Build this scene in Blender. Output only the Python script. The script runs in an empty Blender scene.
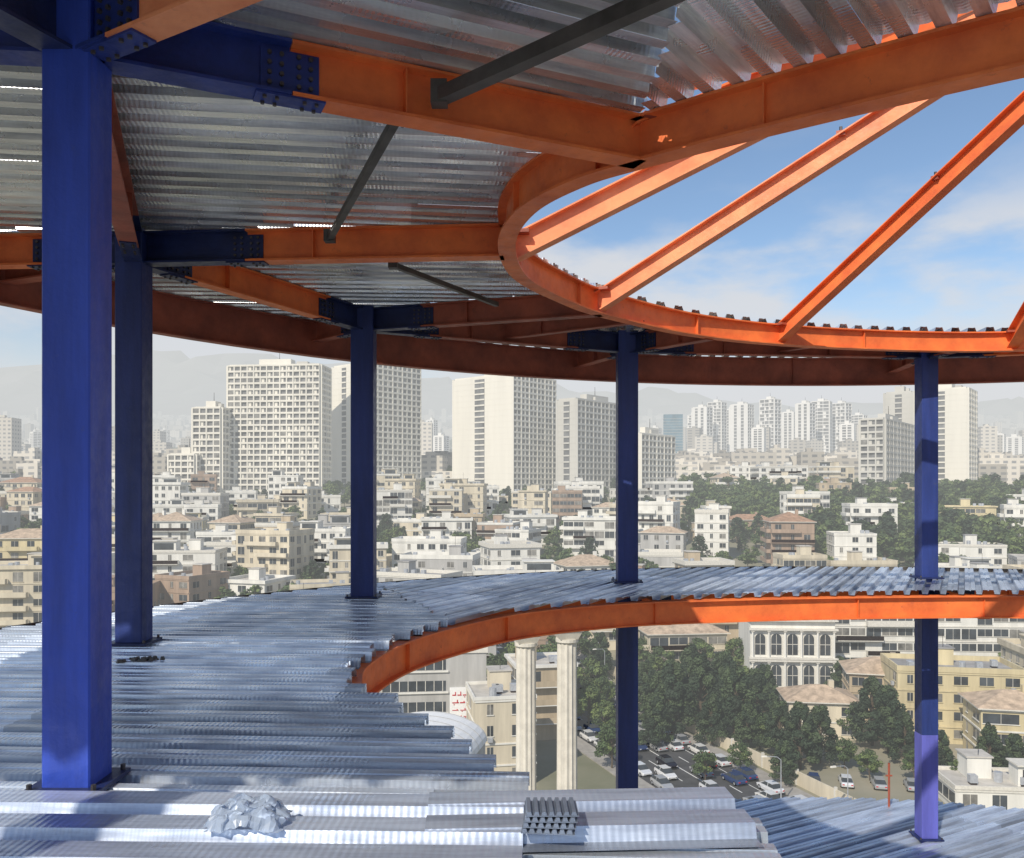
import bpy, math, random
from mathutils import Vector, Quaternion, noise
R = random.Random(7)
S = bpy.context.scene
D2R = math.radians

# ------------------------------------------------------------------ materials
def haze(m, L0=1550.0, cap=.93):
    # aerial perspective painted in: flat emission mixed over the surface with distance north
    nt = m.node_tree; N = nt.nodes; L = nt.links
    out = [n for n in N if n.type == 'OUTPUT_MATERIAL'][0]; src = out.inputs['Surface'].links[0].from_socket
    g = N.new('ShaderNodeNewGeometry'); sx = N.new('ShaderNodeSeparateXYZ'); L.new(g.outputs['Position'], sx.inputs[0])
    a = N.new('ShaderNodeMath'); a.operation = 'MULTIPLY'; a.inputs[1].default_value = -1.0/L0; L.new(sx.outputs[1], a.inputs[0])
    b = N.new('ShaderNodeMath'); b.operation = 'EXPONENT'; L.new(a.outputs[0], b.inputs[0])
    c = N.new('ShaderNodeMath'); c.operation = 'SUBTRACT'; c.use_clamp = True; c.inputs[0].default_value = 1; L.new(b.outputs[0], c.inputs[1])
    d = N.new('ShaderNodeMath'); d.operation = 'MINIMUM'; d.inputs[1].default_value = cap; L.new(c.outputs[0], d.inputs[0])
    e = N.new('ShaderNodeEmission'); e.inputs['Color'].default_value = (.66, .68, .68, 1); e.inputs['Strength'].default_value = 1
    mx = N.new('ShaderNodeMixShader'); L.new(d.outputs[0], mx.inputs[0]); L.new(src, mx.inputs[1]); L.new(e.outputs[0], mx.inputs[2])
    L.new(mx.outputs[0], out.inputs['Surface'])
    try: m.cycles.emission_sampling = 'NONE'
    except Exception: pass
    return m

def mat(name, col, rough=0.6, metal=0.0, var=0.12, scale=3.0, bump=0.0, bscale=20.0, streak=False, dirt=None, wear=None):
    m = bpy.data.materials.new(name); m.use_nodes = True
    nt = m.node_tree; N = nt.nodes; L = nt.links
    b = N['Principled BSDF']
    b.inputs['Roughness'].default_value = rough
    b.inputs['Metallic'].default_value = metal
    tc = N.new('ShaderNodeTexCoord'); mp = N.new('ShaderNodeMapping')
    L.new(tc.outputs['Object'], mp.inputs['Vector'])
    if streak: mp.inputs['Scale'].default_value = (1, 1, 0.12)
    nz = N.new('ShaderNodeTexNoise'); nz.inputs['Scale'].default_value = scale
    nz.inputs['Detail'].default_value = 6; nz.inputs['Roughness'].default_value = 0.65
    L.new(mp.outputs['Vector'], nz.inputs['Vector'])
    r = N.new('ShaderNodeValToRGB')
    r.color_ramp.elements[0].position = 0.32; r.color_ramp.elements[1].position = 0.68
    d = dirt if dirt else tuple(c*(1-2.2*var) for c in col)
    r.color_ramp.elements[0].color = (*[max(0, c) for c in d], 1)
    r.color_ramp.elements[1].color = (*[min(1, c*(1+var)) for c in col], 1)
    L.new(nz.outputs['Fac'], r.inputs['Fac'])
    out = r.outputs['Color']
    if wear:   # scuffs, chips and overspray
        n5 = N.new('ShaderNodeTexNoise'); n5.inputs['Scale'].default_value = 9; n5.inputs['Detail'].default_value = 9; n5.inputs['Roughness'].default_value = .75
        L.new(tc.outputs['Object'], n5.inputs['Vector'])
        q = N.new('ShaderNodeMapRange'); q.inputs['From Min'].default_value = .60; q.inputs['From Max'].default_value = .70; q.inputs['To Max'].default_value = .75
        L.new(n5.outputs['Fac'], q.inputs['Value'])
        mx = N.new('ShaderNodeMix'); mx.data_type = 'RGBA'; L.new(q.outputs['Result'], mx.inputs['Factor']); L.new(out, mx.inputs['A']); mx.inputs['B'].default_value = (*wear, 1)
        out = mx.outputs['Result']
        q2 = N.new('ShaderNodeMapRange'); q2.inputs['From Min'].default_value = .3; q2.inputs['From Max'].default_value = .7; q2.inputs['To Min'].default_value = rough-.12; q2.inputs['To Max'].default_value = rough+.2
        L.new(n5.outputs['Fac'], q2.inputs['Value']); L.new(q2.outputs['Result'], b.inputs['Roughness'])
    L.new(out, b.inputs['Base Color'])
    if bump > 0:
        n2 = N.new('ShaderNodeTexNoise'); n2.inputs['Scale'].default_value = bscale; n2.inputs['Detail'].default_value = 4
        L.new(tc.outputs['Object'], n2.inputs['Vector'])
        bp = N.new('ShaderNodeBump'); bp.inputs['Strength'].default_value = bump; bp.inputs['Distance'].default_value = 0.02
        L.new(n2.outputs['Fac'], bp.inputs['Height']); L.new(bp.outputs['Normal'], b.inputs['Normal'])
    return m

def deck_mat(name, ang, col=(0.62, 0.69, 0.78), rough=0.36, metal=.6):
    m = bpy.data.materials.new(name); m.use_nodes = True
    nt = m.node_tree; N = nt.nodes; L = nt.links; b = N['Principled BSDF']
    b.inputs['Metallic'].default_value = metal
    tc = N.new('ShaderNodeTexCoord')
    mp = N.new('ShaderNodeMapping'); mp.vector_type = 'POINT'; mp.inputs['Rotation'].default_value = (0, 0, -ang)
    L.new(tc.outputs['Object'], mp.inputs['Vector'])
    m2 = N.new('ShaderNodeMapping'); m2.inputs['Scale'].default_value = (0.5, 5, 5); L.new(mp.outputs['Vector'], m2.inputs['Vector'])
    nz = N.new('ShaderNodeTexNoise'); nz.inputs['Scale'].default_value = 1.6; nz.inputs['Detail'].default_value = 7; nz.inputs['Roughness'].default_value = 0.7
    L.new(m2.outputs['Vector'], nz.inputs['Vector'])
    r = N.new('ShaderNodeValToRGB'); r.color_ramp.elements[0].position = 0.33; r.color_ramp.elements[1].position = 0.62
    r.color_ramp.elements[0].color = (col[0]*0.55, col[1]*0.56, col[2]*0.6, 1); r.color_ramp.elements[1].color = (*col, 1)
    L.new(nz.outputs['Fac'], r.inputs['Fac'])
    at = N.new('ShaderNodeAttribute'); at.attribute_name = 'tint'
    mr = N.new('ShaderNodeMapRange'); mr.inputs['To Min'].default_value = 0.35; mr.inputs['To Max'].default_value = 1.2
    L.new(at.outputs['Fac'], mr.inputs['Value'])
    mx = N.new('ShaderNodeVectorMath'); mx.operation = 'SCALE'
    L.new(r.outputs['Color'], mx.inputs[0]); L.new(mr.outputs['Result'], mx.inputs['Scale'])
    L.new(mx.outputs['Vector'], b.inputs['Base Color'])
    n3 = N.new('ShaderNodeTexNoise'); n3.inputs['Scale'].default_value = 2.5; n3.inputs['Detail'].default_value = 5
    L.new(tc.outputs['Object'], n3.inputs['Vector'])
    rr = N.new('ShaderNodeMapRange'); rr.inputs['From Min'].default_value = 0.3; rr.inputs['From Max'].default_value = 0.7
    rr.inputs['To Min'].default_value = rough-0.12; rr.inputs['To Max'].default_value = rough+0.14
    L.new(n3.outputs['Fac'], rr.inputs['Value']); L.new(rr.outputs['Result'], b.inputs['Roughness'])
    wv = N.new('ShaderNodeTexWave'); wv.wave_type = 'BANDS'; wv.bands_direction = 'X'; wv.inputs['Scale'].default_value = 9
    L.new(mp.outputs['Vector'], wv.inputs['Vector'])
    n4 = N.new('ShaderNodeTexNoise'); n4.inputs['Scale'].default_value = 1.8; L.new(m2.outputs['Vector'], n4.inputs['Vector'])
    ad = N.new('ShaderNodeMath'); ad.operation = 'MULTIPLY_ADD'; ad.inputs[1].default_value = 0.13
    L.new(wv.outputs['Fac'], ad.inputs[0]); L.new(n4.outputs['Fac'], ad.inputs[2])
    bp = N.new('ShaderNodeBump'); bp.inputs['Strength'].default_value = 0.4; bp.inputs['Distance'].default_value = 0.02
    L.new(ad.outputs['Value'], bp.inputs['Height']); L.new(bp.outputs['Normal'], b.inputs['Normal'])
    return m

M = {}
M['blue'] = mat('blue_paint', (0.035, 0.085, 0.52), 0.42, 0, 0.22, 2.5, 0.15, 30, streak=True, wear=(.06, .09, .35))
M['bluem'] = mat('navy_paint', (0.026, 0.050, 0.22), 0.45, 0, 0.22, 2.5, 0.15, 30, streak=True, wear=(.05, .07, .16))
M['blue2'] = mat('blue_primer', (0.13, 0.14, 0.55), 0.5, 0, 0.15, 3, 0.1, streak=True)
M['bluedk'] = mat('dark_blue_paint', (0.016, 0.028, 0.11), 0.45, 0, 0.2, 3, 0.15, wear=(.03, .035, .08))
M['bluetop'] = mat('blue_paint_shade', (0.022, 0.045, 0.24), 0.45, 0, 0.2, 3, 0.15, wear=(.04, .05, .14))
M['orange'] = mat('orange_primer', (0.90, 0.225, 0.055), 0.5, 0, 0.08, 2.2, 0.12, 25, dirt=(0.66, 0.135, 0.04), wear=(.50, .12, .06))
M['orangel'] = mat('sunlit_orange_primer', (0.90, 0.34, 0.15), 0.5, 0, 0.08, 2.2, 0.12, 25, dirt=(0.72, 0.21, 0.09), wear=(.6, .22, .12))  # lighter copy of the orange primer, sunlit tone put into the colour
M['orange2'] = mat('dark_orange_primer', (0.40, 0.10, 0.055), 0.55, 0, 0.15, 2.0, 0.12, 25, dirt=(0.22, 0.06, 0.04), wear=(.17, .06, .045))  # darker red-brown version of the orange primer
M['bolt'] = mat('bolt_steel', (0.12, 0.11, 0.11), 0.5, 0.7, 0.1)
M['steel'] = mat('raw_steel', (0.13, 0.12, 0.11), 0.55, 0.5, 0.2)
M['w_cream'] = mat('wall_cream', (0.60, 0.53, 0.40), 0.85, 0, 0.12, 0.4, streak=True)
M['w_white'] = mat('wall_white', (0.72, 0.70, 0.64), 0.8, 0, 0.09, 0.4, streak=True)
M['w_grey'] = mat('wall_grey', (0.42, 0.41, 0.39), 0.85, 0, 0.12, 0.4, streak=True)
M['w_tan'] = mat('wall_tan', (0.47, 0.38, 0.26), 0.85, 0, 0.14, 0.4, streak=True)
M['w_yel'] = mat('wall_ochre', (0.60, 0.51, 0.31), 0.85, 0, 0.12, 0.4, streak=True)
M['w_brick'] = mat('wall_brick', (0.36, 0.26, 0.19), 0.9, 0, 0.14, 0.5, streak=True)
M['trim'] = mat('stone_trim', (0.64, 0.61, 0.54), 0.8, 0, 0.08)
M['glass'] = mat('window_glass', (0.055, 0.065, 0.075), 0.15, 0, 0.3, 0.3)
M['glass2'] = mat('curtained_glass', (0.22, 0.21, 0.19), 0.3, 0, 0.3, 0.4)
M['bglass'] = mat('blue_glass', (0.09, 0.19, 0.25), 0.2, 0, 0.2, 0.1)
M['roof'] = mat('roof_bitumen', (0.33, 0.32, 0.31), 0.9, 0, 0.2, 0.25)
M['roof2'] = mat('roof_gravel', (0.52, 0.49, 0.44), 0.9, 0, 0.15, 0.3)
M['tile'] = mat('roof_tile', (0.40, 0.24, 0.15), 0.8, 0, 0.2, 0.8, 0.5, 3)
M['tile2'] = mat('roof_tile_pale', (0.50, 0.38, 0.27), 0.8, 0, 0.2, 0.8, 0.5, 3)
M['tank'] = mat('galvanised_tank', (0.5, 0.52, 0.55), 0.4, 0.4, 0.1)
M['asphalt'] = mat('asphalt', (0.06, 0.06, 0.063), 0.9, 0, 0.2, 0.5)
M['pave'] = mat('pavement', (0.33, 0.31, 0.28), 0.9, 0, 0.12, 0.7)
M['paint'] = mat('road_paint', (0.78, 0.78, 0.75), 0.7, 0, 0.08)
M['bark'] = mat('bark', (0.10, 0.075, 0.05), 0.9)
M['leafA'] = mat('foliage_light', (0.12, 0.165, 0.045), 0.7, 0, 0.25, 0.6)
M['leafB'] = mat('foliage_dark', (0.055, 0.09, 0.028), 0.75, 0, 0.25, 0.6)
M['pineA'] = mat('pine_foliage_light', (0.055, 0.085, 0.032), 0.75, 0, 0.25, 0.6)
M['pineB'] = mat('pine_foliage_dark', (0.024, 0.044, 0.02), 0.8, 0, 0.25, 0.6)
M['black'] = mat('rubber', (0.02, 0.02, 0.02), 0.7)
M['red'] = mat('sign_red', (0.5, 0.05, 0.06), 0.5)
M['white'] = mat('white_sheet', (0.8, 0.8, 0.79), 0.5, 0, 0.05)
M['twr'] = mat('tower_concrete', (0.74, 0.70, 0.61), 0.85, 0, 0.06, 0.06, streak=True)
M['twr2'] = mat('tower_concrete_grey', (0.52, 0.50, 0.45), 0.85, 0, 0.08, 0.06, streak=True)
M['twr3'] = mat('tower_far_pale', (0.78, 0.75, 0.70), 0.85, 0, 0.05, 0.03)
M['twg'] = mat('tower_recess', (0.17, 0.17, 0.17), 0.6, 0, 0.3, 0.15)
gm = mat('ground_soil', (0.28, 0.25, 0.19), 0.95, 0, 0.2, 0.02, dirt=(0.12, 0.13, 0.07)); M['ground'] = gm
M['mtn'] = mat('mountain_rock', (0.30, 0.29, 0.27), 1, 0, 0.15, 0.0018)
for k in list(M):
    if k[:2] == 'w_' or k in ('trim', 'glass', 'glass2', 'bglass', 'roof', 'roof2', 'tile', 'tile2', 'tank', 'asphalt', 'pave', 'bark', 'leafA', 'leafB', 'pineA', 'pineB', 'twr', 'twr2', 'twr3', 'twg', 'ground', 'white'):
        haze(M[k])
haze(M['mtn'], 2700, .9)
m = mat('plastic', (0.50, 0.60, 0.76), 0.25, 0, 0.1); m.node_tree.nodes['Principled BSDF'].inputs['Transmission Weight'].default_value = 0.4; M['plastic'] = m
M['galv'] = mat('galvanised_offcut', (0.26, 0.31, 0.40), 0.4, .5, 0.15)

# ------------------------------------------------------------------ mesh builder
class MB:
    def __init__(s):
        s.v = []; s.f = []; s.m = []; s.t = []; s.slots = []; s.o = (0, 0, 0); s.r = (1, 0); s.tint = 0.5
    def at(s, x, y, z, rot=0):
        s.o = (x, y, z); s.r = (math.cos(rot), math.sin(rot))
    def P(s, x, y, z):
        c, n = s.r
        return (s.o[0]+x*c-y*n, s.o[1]+x*n+y*c, s.o[2]+z)
    def mi(s, k):
        if k not in s.slots: s.slots.append(k)
        return s.slots.index(k)
    def face(s, pts, k, raw=False):
        i = len(s.v)
        s.v += [p if raw else s.P(*p) for p in pts]
        s.f.append(list(range(i, i+len(pts)))); s.m.append(s.mi(k)); s.t.append(s.tint)
    def box(s, x0, x1, y0, y1, z0, z1, k):
        i = len(s.v)
        for z in (z0, z1):
            for (x, y) in ((x0, y0), (x1, y0), (x1, y1), (x0, y1)): s.v.append(s.P(x, y, z))
        for q in ((3, 2, 1, 0), (4, 5, 6, 7), (0, 1, 5, 4), (1, 2, 6, 5), (2, 3, 7, 6), (3, 0, 4, 7)):
            s.f.append([i+a for a in q]); s.m.append(s.mi(k)); s.t.append(s.tint)
    def frustum(s, a, b, z0, z1, k, k2=None):
        i = len(s.v)
        for (q, z) in ((a, z0), (b, z1)):
            for (x, y) in ((q[0], q[2]), (q[1], q[2]), (q[1], q[3]), (q[0], q[3])): s.v.append(s.P(x, y, z))
        for n, q in enumerate(((3, 2, 1, 0), (4, 5, 6, 7), (0, 1, 5, 4), (1, 2, 6, 5), (2, 3, 7, 6), (3, 0, 4, 7))):
            s.f.append([i+c for c in q]); s.m.append(s.mi(k2 if (k2 and n > 1) else k)); s.t.append(s.tint)
    def cyl(s, p0, p1, r0, r1, k, n=8, cap=True):
        p0 = Vector(s.P(*p0)); p1 = Vector(s.P(*p1)); d = (p1-p0).normalized()
        a = d.orthogonal().normalized(); b = d.cross(a); i = len(s.v)
        for (p, r) in ((p0, r0), (p1, r1)):
            for j in range(n):
                t = 2*math.pi*j/n; s.v.append(tuple(p+a*math.cos(t)*r+b*math.sin(t)*r))
        for j in range(n):
            s.f.append([i+j, i+(j+1) % n, i+n+(j+1) % n, i+n+j]); s.m.append(s.mi(k)); s.t.append(s.tint)
        if cap:
            s.f.append([i+n+j for j in range(n)]); s.m.append(s.mi(k)); s.t.append(s.tint)
            s.f.append([i+j for j in reversed(range(n))]); s.m.append(s.mi(k)); s.t.append(s.tint)
    def sweep(s, pts, prof, k, closed=False):
        pts = [Vector(p) for p in pts]; n = len(pts); m = len(prof); base = len(s.v)
        for i, p in enumerate(pts):
            a = pts[(i-1) % n] if (closed or i > 0) else p
            b = pts[(i+1) % n] if (closed or i < n-1) else p
            t = (b-a).normalized(); lat = t.cross(Vector((0, 0, 1))).normalized(); up = lat.cross(t).normalized()
            for (x, z) in prof: s.v.append(tuple(p+lat*x+up*z))
        for i in range(n if closed else n-1):
            A = base+i*m; B = base+((i+1) % n)*m
            for j in range(m):
                s.f.append([A+j, A+(j+1) % m, B+(j+1) % m, B+j]); s.m.append(s.mi(k)); s.t.append(s.tint)
        if not closed:
            s.f.append([base+j for j in range(m)]); s.m.append(s.mi(k)); s.t.append(s.tint)
            s.f.append([base+(n-1)*m+j for j in reversed(range(m))]); s.m.append(s.mi(k)); s.t.append(s.tint)
    def mesh(s, name, smooth=False):
        me = bpy.data.meshes.new(name); me.from_pydata(s.v, [], s.f)
        for k in s.slots: me.materials.append(M[k])
        me.polygons.foreach_set('material_index', s.m)
        if smooth: me.polygons.foreach_set('use_smooth', [True]*len(s.f))
        a = me.attributes.new('tint', 'FLOAT', 'FACE'); a.data.foreach_set('value', s.t)
        me.update(); return me
    def obj(s, name, parent=None, smooth=False):
        o = bpy.data.objects.new(name, s.mesh(name, smooth)); S.collection.objects.link(o)
        if parent: o.parent = parent
        return o

def inst(me, name, loc, rot=0, sc=1, parent=None):
    o = bpy.data.objects.new(name, me); S.collection.objects.link(o)
    o.location = loc; o.rotation_euler = (0, 0, rot); o.scale = (sc, sc, sc) if not isinstance(sc, tuple) else sc
    if parent: o.parent = parent
    return o
def empty(name):
    o = bpy.data.objects.new(name, None); S.collection.objects.link(o); return o

def spline(pts, n=8, closed=True):
    out = []; m = len(pts)
    rng = range(m) if closed else range(m-1)
    for i in rng:
        g = lambda j: pts[j % m] if closed else pts[max(0, min(m-1, j))]
        p0, p1, p2, p3 = g(i-1), g(i), g(i+1), g(i+2)
        for k in range(n):
            t = k/n
            out.append(tuple(0.5*((2*p1[c])+(-p0[c]+p2[c])*t+(2*p0[c]-5*p1[c]+4*p2[c]-p3[c])*t*t+(-p0[c]+3*p1[c]-3*p2[c]+p3[c])*t**3) for c in (0, 1)))
    if not closed: out.append(pts[-1])
    return out

# ------------------------------------------------------------------ plan of the steel frame (metres, eye level z = 0)
ZF, ZL, ZR = -1.60, -6.20, 2.63
CC = (6.0, 4.3); RO = 13.0
outer = [(CC[0]+RO*math.cos(2*math.pi*i/120), CC[1]+RO*math.sin(2*math.pi*i/120)) for i in range(120)]
ringC = spline([(.91, 6.05), (.48, 6.45), (.11, 7.1), (-.05, 8.05), (.09, 9.3), (.59, 10.4), (1.25, 11.4), (2.68, 12.8), (4.35, 13.7), (6.5, 14.25), (8.4, 14.3),
                (10.5, 13.6), (12.3, 12), (13, 9.5), (12.6, 7), (11, 5), (8.5, 3.8), (5.5, 3.6), (4, 4.05), (2.85, 4.68), (1.7, 5.45)], 8)
farF = spline([(-1.35, 7.2), (-1.45, 8.0), (-1.25, 9.2), (-.75, 10.3), (.11, 11.5), (1.5, 12.4), (3.0, 12.85), (5.2, 13.2), (8, 13.3), (11, 12.6), (13.4, 10.6),
               (14.6, 7.5), (14.4, 3.5), (12.5, 0), (9, -2.5)], 8, closed=False)
holeF = farF+[(5, -3), (1.25, -3), (1.2, 3.0), (1.18, 4.2), (.37, 4.36), (-.07, 4.82), (-.26, 5.3), (-.83, 6.27)]
colA, colB, colC, colD, colE = (-2.34, 4.58), (-3.9, 8.77), (-2.18, 12.5), (1.96, 14.5), (7.36, 15.1)
colF, colG, colH = (12.6, 13.7), (16.4, 9.6), (16.6, 3.6)
colI, colJ2 = (-4.2, 0.2), (-1.5, -3.2)
J = (.91, 6.05)

def ints(poly, d, nrm, t):
    xs = []
    n = len(poly)
    for i in range(n):
        a = poly[i]; b = poly[(i+1) % n]
        ta = a[0]*nrm[0]+a[1]*nrm[1]-t; tb = b[0]*nrm[0]+b[1]*nrm[1]-t
        if (ta < 0) != (tb < 0):
            sa = a[0]*d[0]+a[1]*d[1]; sb = b[0]*d[0]+b[1]*d[1]
            xs.append(sa+(sb-sa)*ta/(ta-tb))
    xs.sort(); return [(xs[i], xs[i+1]) for i in range(0, len(xs)-1, 2)]
def inter(A, B):
    return [(max(a[0], b[0]), min(a[1], b[1])) for a in A for b in B if min(a[1], b[1])-max(a[0], b[0]) > 0.02]
def sub(A, B):
    for b in B:
        o = []
        for a in A:
            if b[1] <= a[0] or b[0] >= a[1]: o.append(a); continue
            if b[0] > a[0]: o.append((a[0], b[0]))
            if b[1] < a[1]: o.append((b[1], a[1]))
        A = o
    return A

def deck(name, z, angdeg, bay, hole, pitch=0.3, depth=0.065, perrib=False, jit=0.0, parent=None, out=outer, sheet=5.0, col=(0.62, 0.69, 0.78), rough=0.36, metal=.6, prof=None, flute_shade=.0):
    ang = D2R(angdeg); key = 'deck_'+name+str(angdeg)
    M[key] = deck_mat(key, ang, col, rough, metal)
    d = (math.cos(ang), math.sin(ang)); n = (-d[1], d[0]); mb = MB()
    ts = [p[0]*n[0]+p[1]*n[1] for p in bay]; k0 = int(min(ts)/pitch)-1; k1 = int(max(ts)/pitch)+1
    prof = prof or [(0, 0), (.30, 0), (.36, 1), (.60, 1), (.62, .80), (.68, .80), (.70, 1), (.94, 1), (1, 0)]
    rr = random.Random(angdeg*13+int(z*10)); soff = 0
    for k in range(k0, k1):
        t0 = k*pitch
        j = (rr.uniform(-jit, jit), rr.uniform(-jit, jit))
        if k % 3 == 0 or k == k0: soff = rr.uniform(0, sheet)
        def calc(t):
            return sub(inter(inter(ints(out, d, n, t), ints(bay, d, n, t)), [(-99, 99)]), ints(hole, d, n, t))
        if perrib: base = calc(t0+pitch*.5)
        for q in range(len(prof)-1):
            a = prof[q]; b = prof[q+1]
            I = base if perrib else calc(t0+(a[0]+b[0])*.5*pitch)
            for (s0, s1) in I:
                s0 += j[0]; s1 += j[1]
                cuts = [s0]; c = math.floor((s0-soff)/sheet)*sheet+soff+sheet
                while c < s1-0.1:
                    if c > s0+.1: cuts.append(c)
                    c += sheet
                cuts.append(s1)
                for i in range(len(cuts)-1):
                    u0, u1 = cuts[i], cuts[i+1]+(0.06 if i < len(cuts)-2 else 0)
                    zz = z+(0.003 if i % 2 else 0)
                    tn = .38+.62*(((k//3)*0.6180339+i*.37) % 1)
                    # shade of the low flutes painted in as a darker tint
                    mb.tint = tn*(1-flute_shade) if (a[1] < .1 and b[1] < .1) else tn
                    pts = []
                    for (s_, pr) in ((u0, a), (u1, a), (u1, b), (u0, b)):
                        t = t0+pr[0]*pitch
                        pts.append((s_*d[0]+t*n[0], s_*d[1]+t*n[1], zz+pr[1]*depth))
                    mb.face(pts, key, True)
    return mb.obj(name, parent)

floor_root = empty('corrugated_floor_deck')
F1 = [(-12, -12), (25, -12), (25, 3), (5, 3), (-.75, 10.3), (-2.6, 15), (-5, 20), (-12, 20)]
F2 = [(-.75, 10.3), (-2.6, 15), (-5, 20), (25, 20), (25, 3), (5, 3)]
deck('floor_sheets_main', ZF-.085, -3, F1, holeF, perrib=True, jit=.07, parent=floor_root, depth=.085, col=(.74, .81, .90), rough=.30, flute_shade=.75)
deck('floor_sheets_ring', ZF-.065, 62, F2, holeF, pitch=.25, parent=floor_root, jit=.03, col=(.76, .82, .90), flute_shade=.4)
low_root = empty('corrugated_lower_floor_deck')
big = [(-12, -12), (25, -12), (25, 20), (-12, 20)]
outL = [(CC[0]+12.75*math.cos(2*math.pi*i/120), CC[1]+12.75*math.sin(2*math.pi*i/120)) for i in range(120)]
deck('lower_floor_sheets', ZL-.065, 28, big, farF+[(5, -3), (1.2, -3), (-.8, 6)], pitch=.25, parent=low_root, out=outL, col=(.72, .80, .92), flute_shade=.3)
roof_root = empty('corrugated_roof_deck')
Aa, Jj = colA, J; YS = .3  # YS: unseen south roof edge, cut back to let sun onto the near floor
rk = dict(parent=roof_root, rough=.28, metal=.72, depth=.08, col=(.95, .97, .97), prof=[(0, 0), (.42, 0), (.52, 1), (.72, .93), (.92, 1), (1, 0)])
deck('roof_sheets_near', ZR, 24, [(-9, 4.2), Aa, Jj, (.95, YS), (-9, YS)], ringC, pitch=.2, **rk)
deck('roof_sheets_bay', ZR, 7, [Aa, Jj, (.5, 8.5), (-12, 8.9), (-12, 4.2)], ringC, pitch=.22, **rk)
deck('roof_sheets_back', ZR, 3, [(-12, 8.9), (.5, 8.5), (1.4, 11.3), (-2.18, 12.5), (-5, 20), (-12, 20)], ringC, pitch=.24, **rk)
deck('roof_sheets_far', ZR, 83, [(1.4, 11.3), (-2.18, 12.5), (-5, 20), (25, 20), (25, 7), (5, 7)], ringC, pitch=.28, jit=.05, **rk)
deck('roof_sheets_corner', ZR, 52, [Jj, (.95, YS), (25, YS), (25, 7), (5, 7)], ringC, pitch=.2, **rk)

# ------------------------------------------------------------------ steel members
def iprof(w, h, tf=.02, tw=.014):
    return [(-w/2, 0), (w/2, 0), (w/2, tf), (tw/2, tf), (tw/2, h-tf), (w/2, h-tf), (w/2, h), (-w/2, h), (-w/2, h-tf), (-tw/2, h-tf), (-tw/2, tf), (-w/2, tf)]

def beam(p0, p1, zb=2.3, h=.325, w=.17, s0=0, s1=0, col='orange', stub='bluedk', name='steel_beam', z1=None):
    a = Vector((p0[0], p0[1], zb)); b = Vector((p1[0], p1[1], zb if z1 is None else z1)); L_ = (b-a).length; d = (b-a)/L_
    mb = MB(); cut0 = a+d*s0; cut1 = b-d*s1
    pr = iprof(w, h)
    if s0: mb.sweep([a, cut0], pr, stub)
    if s1: mb.sweep([cut1, b], pr, stub)
    mb.sweep([cut0+d*.006*(s0 > 0), cut1-d*.006*(s1 > 0)], pr, col)
    ang = math.atan2(d.y, d.x)
    for (c, on) in ((cut0, s0), (cut1, s1)):
        if not on: continue
        mb.at(c.x, c.y, c.z, ang)
        for sd in (-1, 1):
            y0, y1 = sorted((sd*.0072, sd*.02))
            mb.box(-.17, .17, y0, y1, .045, h-.045, stub)
            for ix in (-.12, -.05, .05, .12):
                for iz in range(4):
                    z = .075+iz*(h-.15)/3
                    mb.cyl((ix, sd*.02, z), (ix, sd*.038, z), .014, .014, 'bolt', 6)
        mb.box(-.2, .2, -w/2+.012, w/2-.012, -.014, -.001, stub)
        for ix in (-.15, -.08, .08, .15):
            for iy in (-.045, .045):
                mb.cyl((ix, iy, -.014), (ix, iy, -.03), .013, .013, 'bolt', 6)
    x = s0+.7
    while x < L_-s1-.4:
        c = a+d*x; mb.at(c.x, c.y, c.z, ang)
        for sd in (-1, 1):
            y0, y1 = sorted((sd*.0075, sd*(w/2-.012)))
            mb.box(-.005, .005, y0, y1, .021, h-.021, col)
        x += 1.9
    return mb.obj(name)

def curve_beam(poly, zb, h, w, col, closed):
    mb = MB(); mb.sweep([(p[0], p[1], zb) for p in poly], iprof(w, h), col, closed)
    n = len(poly)
    for i in range(4, n-1, 13):
        a, b = Vector(poly[i]), Vector(poly[i+1]); t = (b-a).normalized(); c = (a+b)/2
        mb.at(c.x, c.y, zb, math.atan2(t.y, t.x))
        for sd in (-1, 1):
            y0, y1 = sorted((sd*.0075, sd*(w/2-.03))); mb.box(-.005, .005, y0, y1, .021, h-.021, col)
    return mb

def column(p, s, z0, z1, name='steel_column', low=None, k='bluem'):
    mb = MB(); mb.at(p[0], p[1], 0)
    h = s/2
    segs = [(z0, z1, k)] if low is None else [(z0, low, 'blue2'), (low, z1, k)]
    c = h*.93
    for (a, b, kk) in segs:
        ring = [(-h, -c), (-c, -h), (c, -h), (h, -c), (h, c), (c, h), (-c, h), (-h, c)]
        for i in range(8):
            q, r_ = ring[i], ring[(i+1) % 8]
            mb.face([(q[0], q[1], a), (r_[0], r_[1], a), (r_[0], r_[1], b), (q[0], q[1], b)], kk)
        mb.face([(q[0], q[1], b) for q in ring], kk)
    for zf in (ZF, ZL):
        e = h+.07
        mb.box(-e, e, -e, e, zf+.006, zf+.03, 'bluedk')
        for sx in (-1, 1):
            for sy in (-1, 1):
                mb.cyl((sx*(e-.03), sy*(e-.03), zf+.03), (sx*(e-.03), sy*(e-.03), zf+.06), .014, .014, 'bolt', 6)
    return mb.obj(name)

G0 = -43.0
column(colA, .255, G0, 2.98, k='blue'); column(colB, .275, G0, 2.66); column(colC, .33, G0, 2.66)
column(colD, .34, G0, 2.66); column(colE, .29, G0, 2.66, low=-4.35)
for c in (colF, colG, colH, colI, colJ2): column(c, .3, G0, 2.66)

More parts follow.
